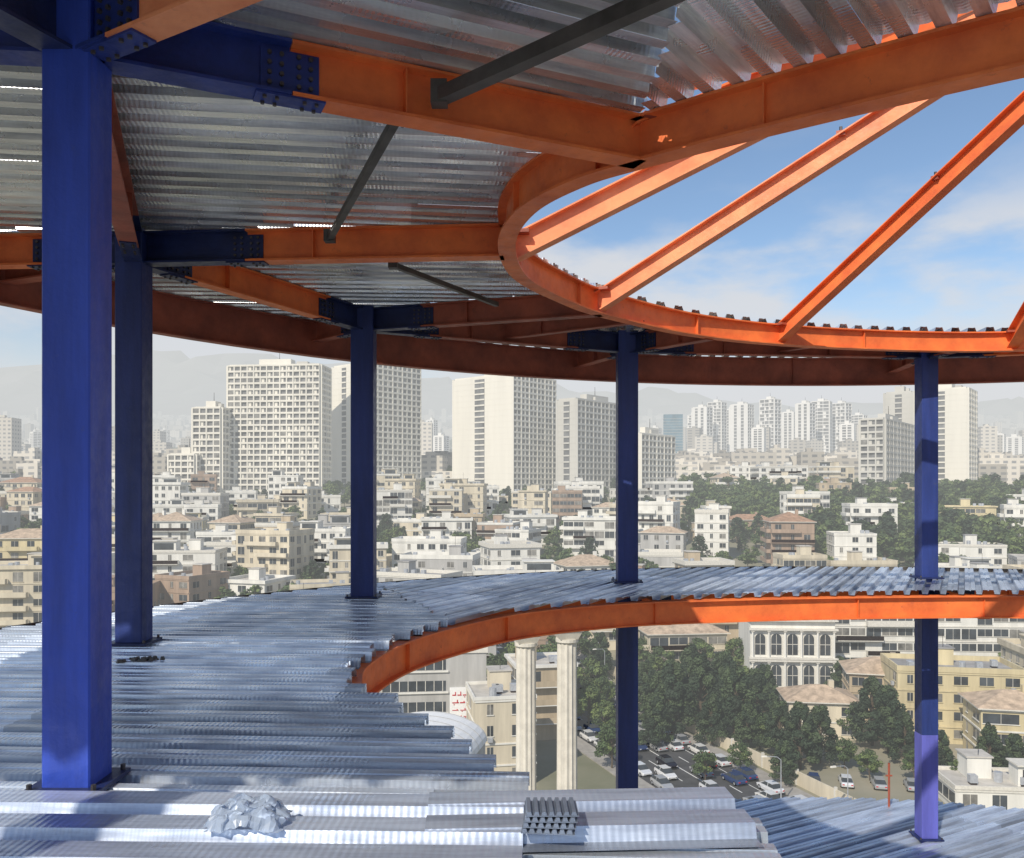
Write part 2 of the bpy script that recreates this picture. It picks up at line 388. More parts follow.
def lerp(a, b, t): return (a[0]+(b[0]-a[0])*t, a[1]+(b[1]-a[1])*t)
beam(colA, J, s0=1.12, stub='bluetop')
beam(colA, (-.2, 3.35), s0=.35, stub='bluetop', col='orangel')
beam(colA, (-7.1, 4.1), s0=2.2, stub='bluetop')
beam(colA, colB, s0=.5, s1=.7, col='orange2')
beam(colA, colI, s0=.9, s1=.6)
beam(colB, (-.08, 8.5), s0=1.2)
beam((-6.1, 8.9), colB, s1=.9)
beam(colB, colC, s0=.6, s1=.9, col='orange')
beam(colC, (1.2, 11.35), s0=.95, col='orange2')
beam(colC, colD, s0=1.0, s1=1.0, col='orange2')
beam(colD, (3.05, 13.1), s0=.5, col='orange2', zb=2.28)
beam(colD, colE, s0=1.0, s1=.6, col='orange2')
beam(colE, (7.5, 14.4), s0=.3, col='orange2')
beam(colE, colF, s0=.9, s1=.8); beam(colF, (11.3, 13.0), s0=.4); beam(colF, colG, s0=.8, s1=.8); beam(colG, (13.0, 9.0), s0=.9); beam(colG, colH, s0=.8, s1=.8)
beam(colH, (11.6, 5.5), s0=.9)
def outp(c, r=12.85):
    v = Vector((c[0]-CC[0], c[1]-CC[1])); v.normalize(); return (CC[0]+v.x*r, CC[1]+v.y*r)
for c in (colB, colC, colD, colE, colF, colG, colH): beam(c, outp(c), zb=2.3, s0=.4, col='orange2')
beam(lerp(colC, colD, .5), (1.9, 12.1), zb=2.36, h=.26, w=.12, col='orange2')
beam(lerp(colD, colE, .5), (5.2, 14.0), zb=2.36, h=.26, w=.12, col='orange2')

curve_beam(ringC, 2.3, .325, .17, 'orange', True).obj('curved_ring_beam')
oc = [(CC[0]+12.88*math.cos(2*math.pi*i/120), CC[1]+12.88*math.sin(2*math.pi*i/120)) for i in range(120)]
curve_beam(oc, 2.07, .55, .16, 'orange2', True).obj('curved_edge_beam')
curve_beam(farF, -2.03, .345, .17, 'orange', False).obj('curved_ring_beam')
curve_beam(oc, -2.05, .36, .16, 'orange2', True).obj('curved_edge_beam')
curve_beam([(CC[0]+12.6*math.cos(2*math.pi*i/120), CC[1]+12.6*math.sin(2*math.pi*i/120)) for i in range(120)], -6.65, .36, .16, 'orange2', True).obj('curved_edge_beam')
for (a, b) in ((colA, colB), (colB, colC), (colC, colD), (colD, colE), (colE, colF), (colF, colG), (colG, colH), (colA, colI), (colB, (-1.5, 8.6)), (colC, (-.1, 11.3)), (colD, (2.3, 12.7)), (colE, (7.4, 13.3))):
    beam(a, b, zb=-2.05, s0=.6, s1=.0)
mb = MB(); mb.sweep([(CC[0]+13.03*math.cos(2*math.pi*i/120), CC[1]+13.03*math.sin(2*math.pi*i/120), ZF-.08) for i in range(120)], [(-.004, 0), (.004, 0), (.004, .085), (-.004, .085)], 'steel', True); mb.obj('deck_edge_trim')

hub = (7.6, 8.2, 6.1)
sp = [(.02, 8.75), (1.15, 11.25), (4.3, 13.68), (8.4, 14.3), (11.5, 12.9), (13, 9.8), (12.6, 7), (10.5, 4.7), (7.5, 3.65), (4, 4.05), (.91, 6.05)]
for i_, p in enumerate(sp):
    mb = MB(); a = Vector((p[0], p[1], 2.32)); b = Vector(hub)-Vector((0, 0, .1)); d = (b-a).normalized(); kk = 'orangel' if i_ < 2 else 'orange'
    mb.sweep([a+d*.05, b-d*.25], iprof(.18, .25, .016, .012), kk)
    mb.at(p[0], p[1], 0, math.atan2(d.y, d.x)); mb.box(-.02, .16, -.12, .12, 2.60, 2.635, 'orange2')
    c = a+(b-a)*.42; mb.at(c.x, c.y, c.z, math.atan2(d.y, d.x)); mb.box(-.05, .05, -.06, .06, .25, .31, 'orange2'); mb.cyl((0, -.03, .31), (0, -.03, .36), .018, .018, 'bolt', 6)
    mb.obj('skylight_rafter')
mb = MB(); mb.at(*hub); mb.cyl((0, 0, -.2), (0, 0, .2), .34, .34, 'orange', 24); mb.obj('skylight_hub')
for (a, b, r_) in (((-.45, 5.26, 2.42), (1.1, 3.86, 2.42), .042), ((-1.78, 8.3, 2.44), (-.72, 5.5, 2.44), .028), ((-1.3, 9.3, 2.44), (-.2, 11.3, 2.44), .028)):
    mb = MB(); mb.sweep([a, b], [(-r_, -r_), (r_, -r_), (r_, r_), (-r_, r_)], 'steel')
    mb.at(a[0], a[1], a[2], 0); mb.box(-.05, .05, -.05, .05, -r_-.01, r_+.05, 'steel'); mb.obj('steel_tube')

def loose(name, cx, cy, w, l, rot, z, pitch=.3, bend=0.0, tint=.6):
    k = 'ld'+name+str(cx); M[k] = deck_mat(k, D2R(rot), (.66, .74, .88), .34, .6); mb = MB(); mb.at(cx, cy, z, D2R(rot))
    n = max(1, int(w/pitch)); prof = [(0, 0), (.30, 0), (.38, 1), (.92, 1), (1, 0)]; seg = 8
    P = [((i+q[0])*pitch-n*pitch/2, q[1]*.065*(pitch/.3)) for i in range(n) for q in prof[:-1]]+[(n*pitch/2, 0)]
    for i in range(seg):
        for j in range(len(P)-1):
            mb.tint = tint*(.45 if j % 4 == 0 else 1)  # low flutes painted darker, as shade between the ribs
            s0 = -l/2+l*i/seg; s1 = -l/2+l*(i+1)/seg
            f = lambda s_: bend*(s_/(l/2))**2
            mb.face([(s0, P[j][0], P[j][1]+f(s0)), (s1, P[j][0], P[j][1]+f(s1)), (s1, P[j+1][0], P[j+1][1]+f(s1)), (s0, P[j+1][0], P[j+1][1]+f(s0))], k)
    return mb.obj(name)
loose('loose_decking_sheet', -1.55, 3.85, .9, 3.2, -1.5, ZF+.006, tint=.85)
loose('loose_decking_sheet', .35, 4.02, .6, 1.5, 3, ZF+.012, tint=.65)
# short bundle of folded decking strips
mb = MB()
for i in range(4):
    mb.at(.165+i*.004, 3.80+i*.01, ZF+.088+i*.022, D2R(-6+i*2.2))
    for s_ in range(7):
        x0 = -.115+s_*.033; mb.frustum((x0, x0+.026, -.09, .09), (x0+.005, x0+.021, -.09, .09), .004, .020, 'galv')
    mb.box(-.118, .118, -.092, .092, 0, .0035, 'galv')
mb.obj('bundled_decking_offcut')
mb = MB(); nx, ny = 26, 18; g = {}
for i in range(nx+1):
    for j in range(ny+1):
        x = (i/nx-.5); y = (j/ny-.5); e = max(0, 1-(abs(x)**2.6+abs(y)**2.6)*5.5)
        f = noise.fractal(Vector((x*4, y*4, 1.7)), 1, 2, 3)
        g[i, j] = (-1.20+x*.34+.03*noise.noise(Vector((x*9, y*9, 4))), 3.88+y*.26+.03*noise.noise(Vector((x*9, y*9, 9))), ZF+.075+e**.5*(.09+.05*f)+.004)
for i in range(nx):
    for j in range(ny):
        mb.face([g[i, j], g[i+1, j], g[i+1, j+1], g[i, j+1]], 'plastic', True)
mb.obj('crumpled_plastic_sheet', smooth=False)
mb = MB()
for i in range(22):
    x = -3.4+R.gauss(0, .1); y = 7.9+R.gauss(0, .05); s_ = R.uniform(.01, .03); mb.at(x, y, ZF, R.uniform(0, 3)); mb.frustum((-s_, s_, -s_*.7, s_*.7), (-s_*.6, s_*.5, -s_*.5, s_*.5), 0, s_*1.2, 'steel')
mb.obj('rubble_pile')
x, y = (7.34, 16.55); mb = MB(); mb.cyl((x, y, ZL), (x, y, ZL+.85), .022, .022, 'orange2', 8); mb.cyl((x-.06, y, ZL+.6), (x+.06, y, ZL+.6), .018, .018, 'orange2', 6); mb.obj('safety_post')

# ------------------------------------------------------------------ terrain
TP = [(-4000, -43), (165, -43), (200, -34), (260, -26.6), (330, -18.5), (440, -5), (600, 1), (1000, 14), (2000, 90), (3500, 270), (6000, 520), (9500, 800)]
def tz(y):
    for i in range(len(TP)-1):
        if y <= TP[i+1][0]:
            a, b = TP[i], TP[i+1]; return a[1]+(b[1]-a[1])*(y-a[0])/(b[0]-a[0])
    return TP[-1][1]
mb = MB(); ys = [p[0] for p in TP]
for i in range(len(ys)-1):
    for j in range(-20, 20):
        mb.face([(j*500, ys[i], TP[i][1]), (j*500+500, ys[i], TP[i][1]), (j*500+500, ys[i+1], TP[i+1][1]), (j*500, ys[i+1], TP[i+1][1])], 'ground', True)
mb.obj('ground')
mb = MB(); nx, ny = 120, 22; g = {}
for i in range(nx+1):
    for j in range(ny+1):
        x = -12000+24000*i/nx; y = 5200+j*220; e = math.sin(math.pi*min(1, j/ny)*.5)
        side = 1.0+.46*math.exp(-((x+3200)/2600)**2)-.30*math.exp(-((x-3800)/2600)**2)
        rid = 1-abs(noise.fractal(Vector((x/1900, y/1500, 2.3)), 1, 2, 5))
        g[i, j] = (x, y, 420+max(-60, (1000*rid*side-180)*e*.85+150*noise.fractal(Vector((x/600, y/500, 5)), 1, 2, 4)*e))
for i in range(nx):
    for j in range(ny): mb.face([g[i, j], g[i+1, j], g[i+1, j+1], g[i, j+1]], 'mtn', True)
mb.obj('mountain_range', smooth=True)

# ------------------------------------------------------------------ buildings
def fbox(mb, face, w, d, s0, s1, o0, o1, z0, z1, k):
    if face == 'f': mb.box(-w/2+s0, -w/2+s1, -d/2-o1, -d/2-o0, z0, z1, k)
    elif face == 'r': mb.box(w/2+o0, w/2+o1, -d/2+s0, -d/2+s1, z0, z1, k)
    elif face == 'l': mb.box(-w/2-o1, -w/2-o0, -d/2+s0, -d/2+s1, z0, z1, k)
    else: mb.box(-w/2+s0, -w/2+s1, d/2+o0, d/2+o1, z0, z1, k)

def house(x, y, w, d, st, rot, wall, name='apartment_building', roof='flat', z=None, sh=3.1, rnd=None):
    r = rnd or R; mb = MB(); z = tz(y) if z is None else z; H = st*sh
    mb.at(x, y, z, rot)
    mb.box(-w/2, w/2, -d/2, d/2, -4, H, wall)
    trim = r.choice(['trim', 'w_white', wall, wall]); bal = r.random() < .6
    for f, ln in (('f', w), ('l', d), ('r', d)):
        nb = max(2, int(ln/r.uniform(2.6, 4.2))); bw = ln/nb; ww = bw*r.uniform(.38, .7)
        strip = r.random() < .22; core = r.randint(0, nb-1)
        for s_ in range(st):
            zb = s_*sh
            if r.random() < .8: fbox(mb, f, w, d, .05, ln-.05, 0.004, .14, zb+sh-.32, zb+sh-.08, trim)
            if bal and f != 'r' and s_ > 0:
                a = bw*r.randint(0, max(0, nb-3)); b = min(ln-.1, a+bw*r.choice([2, 3]))
                fbox(mb, f, w, d, a, b, .142, 1.4, zb-.12, zb+.05, trim)
                fbox(mb, f, w, d, a, b, 1.34, 1.4, zb+.06, zb+1.0, r.choice([trim, 'bolt', wall]))
                fbox(mb, f, w, d, a, a+.07, .15, 1.33, zb+.06, zb+1.0, trim); fbox(mb, f, w, d, b-.07, b, .15, 1.33, zb+.06, zb+1.0, trim)
            for b in range(nb):
                if r.random() < .12: continue
                c = (b+.5)*bw; hw = ww/2 if not strip else bw*.46
                if b == core and not strip: hw = .45
                lo = .25 if (bal and r.random() < .4) else .95
                g_ = 'glass' if r.random() < .7 else 'glass2'
                fbox(mb, f, w, d, c-hw, c+hw, .003, .03, zb+lo, zb+sh-.65, g_)
                fbox(mb, f, w, d, c-hw-.1, c+hw+.1, .031, .15, zb+lo-.12, zb+lo-.01, trim)
                fbox(mb, f, w, d, c-.03, c+.03, .031, .06, zb+lo, zb+sh-.65, 'trim')
                if r.random() < .1: fbox(mb, f, w, d, c-.4, c+.3, .152, .6, zb+.2, zb+.8, 'tank')
    if roof == 'flat':
        rk = r.choice(['roof', 'roof2', 'roof2'])
        mb.box(-w/2+.25, w/2-.25, -d/2+.25, d/2-.25, H+.004, H+.06, rk)
        p = r.choice([.5, .9, 1.1]); e = r.choice([.12, .12, .5])
        mb.box(-w/2-e, w/2+e, -d/2-e, -d/2+.12, H+.002, H+p, trim); mb.box(-w/2-e, w/2+e, d/2-.12, d/2+e, H+.002, H+p, trim)
        mb.box(-w/2-e, -w/2+.12, -d/2+.122, d/2-.122, H+.002, H+p-.003, trim); mb.box(w/2-.12, w/2+e, -d/2+.122, d/2-.122, H+.002, H+p-.003, trim)
        bx = r.uniform(-w*.25, w*.2); mb.box(bx-1.6, bx+1.6, d*.05, d*.05+3.2, H+.06, H+2.9, wall); mb.box(bx-1.8, bx+1.8, d*.05-.2, d*.05+3.4, H+2.902, H+3.1, rk)
        if r.random() < .35 and w > 13:
            q = r.choice([-1, 1]); x0_, x1_ = sorted((q*w*.08, q*w*.42)); mb.box(x0_, x1_, -d*.3, d*.02, H+.06, H+2.8, wall); mb.box(x0_-.3, x1_+.3, -d*.3-.5, d*.02+.2, H+2.802, H+3.0, trim)
            mb.box(x0_+.6, x1_-.6, -d*.3-.03, -d*.3-.003, H+.5, H+2.3, 'glass')
        for _ in range(r.randint(2, 6)):
            cx = r.uniform(-w/2+1, w/2-1); cy = r.uniform(-d/2+1, -.3)
            if r.random() < .5: mb.box(cx-.5, cx+.5, cy-.5, cy+.5, H+.35, H+1.35, 'tank'); mb.box(cx-.4, cx+.4, cy-.4, cy+.4, H+.06, H+.35, 'bolt')
            else: mb.cyl((cx, cy, H+.06), (cx, cy, H+1.4), .55, .55, 'tank', 10)
        if r.random() < .5: mb.cyl((bx, d*.1, H+3.1), (bx, d*.1, H+5.6), .04, .04, 'bolt', 5)
    else:
        k = roof; e = .6; rh = min(w, d)*.22
        mb.box(-w/2-e, w/2+e, -d/2-e, d/2+e, H+.002, H+.18, 'trim')
        ix = max(.2, (w-d)/2) if w > d else .15; iy = max(.15, (d-w)/2) if d > w else .15
        mb.frustum((-w/2-e, w/2+e, -d/2-e, d/2+e), (-ix, ix, -iy, iy), H+.182, H+.18+rh, k)
        mb.box(w*.15, w*.15+.9, -.4, .5, H+.5, H+rh+1.0, wall)
    return mb.obj(name)

def tower(N_, L1, L2, base, top, sl='grid', sr='grid', rot=-40, wall='twr', st=None, name='apartment_tower', bay=3.6):
    rt = D2R(rot); e1 = Vector((math.cos(rt), math.sin(rt))); e2 = Vector((-math.sin(rt), math.cos(rt)))
    c = Vector(N_)-e1*L1/2+e2*L2/2; mb = MB(); mb.at(c.x, c.y, base, rt); H = top-base; w, d = L1, L2
    n = st or max(3, int(H/3.1)); sh = H/n
    mb.box(-w/2, w/2, -d/2, d/2, -12, H-.01, wall)
    r = random.Random(int(N_[0]*7+N_[1]))
    for f, ln, sty in (('f', w, sl), ('r', d, sr), ('l', d, sr)):
        if sty == 'grid':
            nb = max(2, int(round(ln/bay))); bw = ln/nb
            fbox(mb, f, w, d, .15, ln-.15, .003, .05, .3, H-.5, 'twg')
            for i in range(n+1): fbox(mb, f, w, d, 0.02, ln-.02, .052, 1.0, i*sh-.22, i*sh+.75 if i < n else i*sh+.4, wall)
            for b in range(nb+1): fbox(mb, f, w, d, max(0, b*bw-.3), min(ln, b*bw+.3), .054, .92 if b % 2 else 1.12, 0, H, wall)
            for i in range(n):
                for b in range(nb):
                    q = r.random()
                    if q < .4:
                        a = b*bw+.3; fbox(mb, f, w, d, a, a+bw*r.uniform(.25, .5), .056, .3, i*sh+.8, i*sh+sh-.3, wall)
                    elif q < .55:
                        a = b*bw+.3; fbox(mb, f, w, d, a, a+bw-.6, .7, .78, i*sh+.8, i*sh+sh-.3, 'glass2')
        else:
            for i in range(n): fbox(mb, f, w, d, 0.02, ln-.02, .003, .06, i*sh-.08, i*sh+.08, wall)
            for q in (sty if isinstance(sty, (list, tuple)) else (.45,)):
                a = ln*q
                fbox(mb, f, w, d, a-1.9, a+1.9, .062, .1, 1, H-1, 'twg')
                for i in range(n):
                    fbox(mb, f, w, d, a-1.9, a+1.9, .102, .5, i*sh-.2, i*sh+.6, wall)
    mb.box(-w/2+.5, w/2-.5, -d/2+.5, d/2-.5, H, H+.9, wall)
    mb.box(-w*.2, w*.15, -d*.2, d*.2, H+.9, H+4.2, wall); mb.box(w*.2, w*.32, -d*.1, d*.1, H+.9, H+3.0, 'twr2')
    mb.cyl((0, 0, H+4.2), (0, 0, H+9), .15, .08, 'bolt', 5)
    return mb.obj(name)

def X(u, y): return (u-512)/850*y      # bearing (tangent) times distance
def Zt(v, y): return (488-v)/850*y
for (uN, L1, L2, v0, v1, y, sl, sr, rot, wall) in (
    (320, 50, 16, 492, 365, 445, 'grid', 'grid', -6, 'twr'),
    (221, 15, 16, 492, 408, 440, 'grid', 'grid', -6, 'twr'),
    (195, 14, 16, 492, 455, 436, 'grid', 'grid', -6, 'twr'),
    (372, 34, 36, 492, 362, 462, (.3, .7), 'grid', -40, 'twr'),
    (512, 43, 38, 492, 374, 452, (.42, .5), 'grid', -40, 'twr'),
    (576, 12, 52, 500, 399, 440, (.5,), 'grid', -40, 'twr2'),
    (640, 9, 34, 510, 434, 425, (.5,), 'grid', -40, 'twr'),
    (884, 11, 60, 512, 419, 418, 'grid', 'grid', -38, 'twr2'),
    (967, 26, 26, 508, 388, 470, (.5,), 'grid', -38, 'twr'),
    (912, 15, 12, 508, 392, 500, (.5,), 'grid', -38, 'twr2')):
    tower((X(uN, y), y), L1, L2, min(tz(y), Zt(v0, y)), Zt(v1, y), sl, sr, rot, wall)
rr = random.Random(11)
for (u, v1, wpx, y) in ((703, 407, 26, 1100), (718, 402, 24, 1130), (732, 409, 20, 1200), (744, 404, 30, 1080), (771, 399, 26, 1050), (790, 412, 18, 1150), (806, 403, 24, 1060), (826, 401, 28, 1100), (842, 403, 24, 1120), (860, 415, 22, 1180), (850, 424, 20, 900), (760, 428, 18, 950), (655, 428, 16, 1250),
                        (1000, 434, 22, 1000), (1018, 437, 24, 1050), (30, 432, 16, 1300), (60, 440, 18, 1400), (430, 420, 14, 1300), (160, 430, 14, 1500), (692, 415, 14, 1200), (100, 436, 16, 1250), (440, 436, 20, 1000), (10, 446, 20, 1000)):
    W = wpx/850*y*.6
    tower((X(u+3, y), y), W, W*.8, tz(y)-6, Zt(v1, y), (.3, .72) if rr.random() < .6 else 'grid', 'grid', -30-rr.uniform(0, 22), 'twr3', st=22, bay=7)
y = 900; mbx = MB(); mbx.at(X(673, y), y, tz(y), D2R(-10)); mbx.box(-10, 10, -9, 9, -5, Zt(415, y)-tz(y), 'bglass')
for i in range(22): mbx.box(-10.15, 10.15, -9.15, 9.15, i*2.9+1, i*2.9+1.25, 'twr2')
mbx.obj('glass_office_tower')

fm = bpy.data.materials.new('far_facades'); fm.use_nodes = True; nt = fm.node_tree; N = nt.nodes; L = nt.links; b = N['Principled BSDF']; b.inputs['Roughness'].default_value = .9
tc = N.new('ShaderNodeTexCoord'); sx = N.new('ShaderNodeSeparateXYZ'); L.new(tc.outputs['Object'], sx.inputs[0])
ad = N.new('ShaderNodeMath'); ad.operation = 'ADD'; L.new(sx.outputs[0], ad.inputs[0]); L.new(sx.outputs[1], ad.inputs[1])
cb = N.new('ShaderNodeCombineXYZ'); L.new(ad.outputs[0], cb.inputs[0]); L.new(sx.outputs[2], cb.inputs[1])
bt = N.new('ShaderNodeTexBrick'); bt.offset = 0; bt.inputs['Scale'].default_value = 1; bt.inputs['Brick Width'].default_value = 4.2; bt.inputs['Row Height'].default_value = 3.4; bt.inputs['Mortar Size'].default_value = 1.1; bt.inputs['Mortar Smooth'].default_value = .3
bt.inputs['Color1'].default_value = (.24, .24, .24, 1); bt.inputs['Color2'].default_value = (.36, .35, .33, 1); bt.inputs['Mortar'].default_value = (.62, .57, .49, 1)
L.new(cb.outputs[0], bt.inputs['Vector'])
at = N.new('ShaderNodeAttribute'); at.attribute_name = 'tint'; mr = N.new('ShaderNodeMapRange'); mr.inputs['To Min'].default_value = .45; mr.inputs['To Max'].default_value = 1.15; L.new(at.outputs['Fac'], mr.inputs['Value'])
sc = N.new('ShaderNodeVectorMath'); sc.operation = 'SCALE'; L.new(bt.outputs['Color'], sc.inputs[0]); L.new(mr.outputs['Result'], sc.inputs['Scale']); L.new(sc.outputs['Vector'], b.inputs['Base Color'])
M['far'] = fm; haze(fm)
mb = MB()
for i in range(4800):
    y = 500*math.exp(rr.random()*2.2); x = rr.uniform(-.72, .72)*y
    w = rr.uniform(9, 24)*(1+y/3500); d = rr.uniform(9, 18); h = rr.choice([8, 10, 12, 15, 18, 22])*rr.uniform(.8, 1.2)
    if y > 700 and rr.random() < .05: h = rr.uniform(35, 60); w = rr.uniform(14, 22)
    mb.tint = rr.random(); mb.at(x, y, tz(y), rr.uniform(-.5, .2)); mb.box(-w/2, w/2, -d/2, d/2, -6, h, 'far')
    mb.box(-w*.2, w*.1, -2, 2, h+.01, h+2.5, 'far')
mb.obj('distant_city')

# ------------------------------------------------------------------ trees
def tree_mesh(name, kind, seed, H, leaves, ls):
    r = random.Random(seed); mb = MB(); trunk = H*.9 if kind == 'pine' else H*.55
    px, py = 0, 0; zs = 0; rad = H*.022+.05
    for i in range(5):
        nx_, ny_ = px+r.uniform(-.12, .12), py+r.uniform(-.12, .12); z2 = trunk*(i+1)/5
        mb.cyl((px, py, zs), (nx_, ny_, z2), rad*(1-i*.17), rad*(1-(i+1)*.17), 'bark', 7, False); px, py, zs = nx_, ny_, z2
    cl = []
    if kind == 'pine':
        n = 34
        for i in range(n):
            f = i/n; z = H*(.18+.78*f); R_ = H*.26*(1-f)**.65*r.uniform(.55, 1.15)+.3; a = i*2.4+r.uniform(-.5, .5)
            cl.append((math.cos(a)*R_, math.sin(a)*R_, z, H*.10*(1.15-f*.6)*r.uniform(.8, 1.3), H*.075*r.uniform(.8, 1.3)))
    else:
        n = 22
        for i in range(n):
            a = r.uniform(0, 6.28); f = r.random(); z = H*(.38+.55*f); R_ = H*.34*math.sin(math.pi*min(1, .25+f*.7))*r.uniform(.3, 1.1)
            cl.append((math.cos(a)*R_, math.sin(a)*R_, z, H*.13*r.uniform(.7, 1.3), H*.10*r.uniform(.7, 1.3)))
    for c in cl:
        mb.cyl((0, 0, max(.8, c[2]*.72)), (c[0]*.9, c[1]*.9, c[2]), .09, .03, 'bark', 5, False)
    per = leaves//len(cl)
    for c in cl:
        lightc = r.random() < .42
        for _ in range(per):
            v = Vector((r.gauss(0, 1), r.gauss(0, 1), r.gauss(0, 1))).normalized()*(r.random()**.4)
            p = Vector((c[0]+v.x*c[3], c[1]+v.y*c[3], c[2]+v.z*c[4]))
            nrm = (v+Vector((r.uniform(-.8, .8), r.uniform(-.8, .8), r.uniform(-.2, 1.0)))).normalized()
            a = nrm.orthogonal().normalized(); a.rotate(Quaternion(nrm, r.uniform(0, 6.28))); b_ = nrm.cross(a)
            s1 = ls*r.uniform(.6, 1.3); s2 = s1*r.uniform(.4, .8)
            k = ('pineA' if lightc else 'pineB') if kind == 'pine' else ('leafA' if lightc else 'leafB')
            mb.face([tuple(p-a*s1), tuple(p-b_*s2), tuple(p+a*s1), tuple(p+b_*s2)], k, True)
    return mb.mesh(name)
pines = [tree_mesh('pine_tree', 'pine', s_, 12, 8000, .26) for s_ in (1, 2, 3)]
broad = [tree_mesh('broadleaf_tree', 'broad', s_, 8, 2600, .26) for s_ in (4, 5, 6, 7)]
farb = [tree_mesh('broadleaf_tree', 'broad', s_, 9, 800, .5) for s_ in (8, 9, 10)]
farp = [tree_mesh('pine_tree', 'pine', s_, 11, 800, .5) for s_ in (11, 12)]

# ------------------------------------------------------------------ hero buildings in the near quarter
placed = []
def mark(x, y, r_): placed.append((x, y, r_))
y0 = 175; x0 = X(785, y0); mb = MB(); mb.at(x0, y0, tz(y0), D2R(-4)); w, d, H = 16.5, 12, 14
mb.box(-w/2, w/2, -d/2, d/2, -5, H, 'w_white'); mark(x0, y0, 12)
def arch(mb, cx, yb, zb, hw, hh, k, o):
    pts = [(cx-hw, zb), (cx+hw, zb)]+[(cx+hw*math.cos(math.pi*i/12), zb+hh+hw*math.sin(math.pi*i/12)) for i in range(13)]
    mb.face([(p[0], yb-o, p[1]) for p in pts], k)
for s_ in range(2):
    zb = 1+s_*6.2
    for i in range(5):
        cx = -w/2+1.9+i*3.17
        arch(mb, cx, -d/2, zb, 1.28, 3.3, 'trim', .05); arch(mb, cx, -d/2, zb+.05, 1.0, 3.2, 'glass', .10)
        mb.box(cx-.04, cx+.04, -d/2-.16, -d/2-.11, zb, zb+4.1, 'trim'); mb.box(cx-1, cx+1, -d/2-.16, -d/2-.11, zb+2.1, zb+2.2, 'trim')
    for i in range(6):
        cx = -w/2+.32+i*3.17; mb.cyl((cx, -d/2-.55, zb-.4), (cx, -d/2-.55, zb+4.7), .22, .18, 'w_white', 10); mb.box(cx-.32, cx+.32, -d/2-.85, -d/2-.2, zb+4.7, zb+5.0, 'trim')
    mb.box(-w/2-.4, w/2+.4, -d/2-1.0, -d/2-.01, zb-.75, zb-.4, 'trim'); mb.box(-w/2-.4, w/2+.4, -d/2-1.0, -d/2-.01, zb+5.002, zb+5.35, 'trim')
for i in range(34):
    cx = -w/2+i*w/33; mb.cyl((cx, -d/2-.8, H+.3), (cx, -d/2-.8, H+1.0), .09, .06, 'trim', 6)
mb.box(-w/2-.4, w/2+.4, -d/2-1.0, d/2+.2, H+.005, H+.3, 'trim'); mb.box(-w/2-.4, w/2+.4, -d/2-.95, -d/2-.65, H+1.0, H+1.15, 'trim')
mb.box(-3, 3, -1, 4, H+.31, H+3, 'w_white'); mb.obj('arched_mansion')
def H_(u, y, w, d, st, rot, wall, **k):
    x = X(u, y); mark(x, y, max(w, d)*.62); return house(x, y, w, d, st, D2R(rot), wall, **k)
H_(917, 184, 39, 12, 4, -3, 'w_white', name='apartment_building')
H_(680, 187, 17, 12, 2, 6, 'w_cream', roof='tile2', name='tiled_roof_house')
H_(818, 150, 11.5, 9, 2, -8, 'w_cream', roof='tile2', name='tiled_roof_house', z=-43)
H_(880, 158, 12, 10, 3, -14, 'w_tan', roof='tile2', name='tiled_roof_house', z=-43)
H_(950, 148, 20, 11, 4, -10, 'w_yel', name='apartment_building', z=-43, sh=3.0)
H_(1010, 133, 11, 9, 3, -12, 'w_yel', roof='tile2', name='tiled_roof_house', z=-43)
H_(1000, 116, 15, 8, 1, -5, 'w_white', name='low_workshop', z=-43)
H_(720, 200, 12, 10, 3, 4, 'w_tan'); H_(600, 196, 14, 11, 3, 8, 'w_cream'); H_(545, 192, 12, 11, 4, 4, 'w_brick'); H_(1060, 160, 16, 12, 4, -8, 'w_cream', z=-43)
H_(500, 128, 9, 10, 4, 10, 'w_cream', z=-43); H_(540, 150, 10, 10, 4, 10, 'w_tan', z=-43); H_(455, 175, 16, 12, 5, 6, 'w_grey')
H_(186, 235, 19, 13, 4, 5, 'w_white'); H_(30, 200, 22, 13, 5, 8, 'w_cream'); H_(430, 250, 20, 12, 4, -5, 'w_white'); H_(600, 290, 24, 13, 4, -8, 'w_white')
# office with red lettered sign
y0 = 140; x0 = X(432, y0); mb = MB(); mb.at(x0, y0, -43, D2R(6)); w, d, H = 17, 13, 17; mark(x0, y0, 12)
mb.box(-w/2, w/2, -d/2, d/2, 0, H, 'w_grey'); mb.box(-w/2-.2, w/2+.2, -d/2-.25, d/2, H+.002, H+.9, 'trim')
for s_ in range(5):
    mb.box(-w/2+.6, w/2-6.4, -d/2-.04, -d/2-.004, s_*3.3+1.2, s_*3.3+2.8, 'glass')
    for i in range(8): mb.box(-w/2+.6+i*1.35, -w/2+.7+i*1.35, -d/2-.1, -d/2-.042, s_*3.3+1.2, s_*3.3+2.8, 'trim')
    mb.box(-w/2, w/2-6, -d/2-.3, -d/2-.006, s_*3.3+.85, s_*3.3+1.1, 'w_white')
mb.box(w/2-5.8, w/2-.1, -d/2-.3, -d/2-.01, 6.4, 11.6, 'white')
rr = random.Random(21)
for row_, zc in ((0, 10.5), (1, 9.3), (2, 8.1), (3, 7.1)):
    xx = w/2-5.4
    while xx < w/2-1.2:
        l = rr.uniform(.5, 1.1); s_ = .26 if row_ < 2 else .16
        mb.box(xx, xx+l, -d/2-.36, -d/2-.302, zc-s_*.5, zc-s_*.5+s_*.6, 'red')
        mb.box(xx+l*.7, xx+l*.7+.14, -d/2-.361, -d/2-.303, zc-s_*.5+s_*.6, zc+s_*rr.uniform(.6, 2.2), 'red')
        if rr.random() < .6: mb.box(xx+.2, xx+.38, -d/2-.36, -d/2-.302, zc-s_*1.6, zc-s_*1.1, 'red')
        xx += l+rr.uniform(.12, .3)
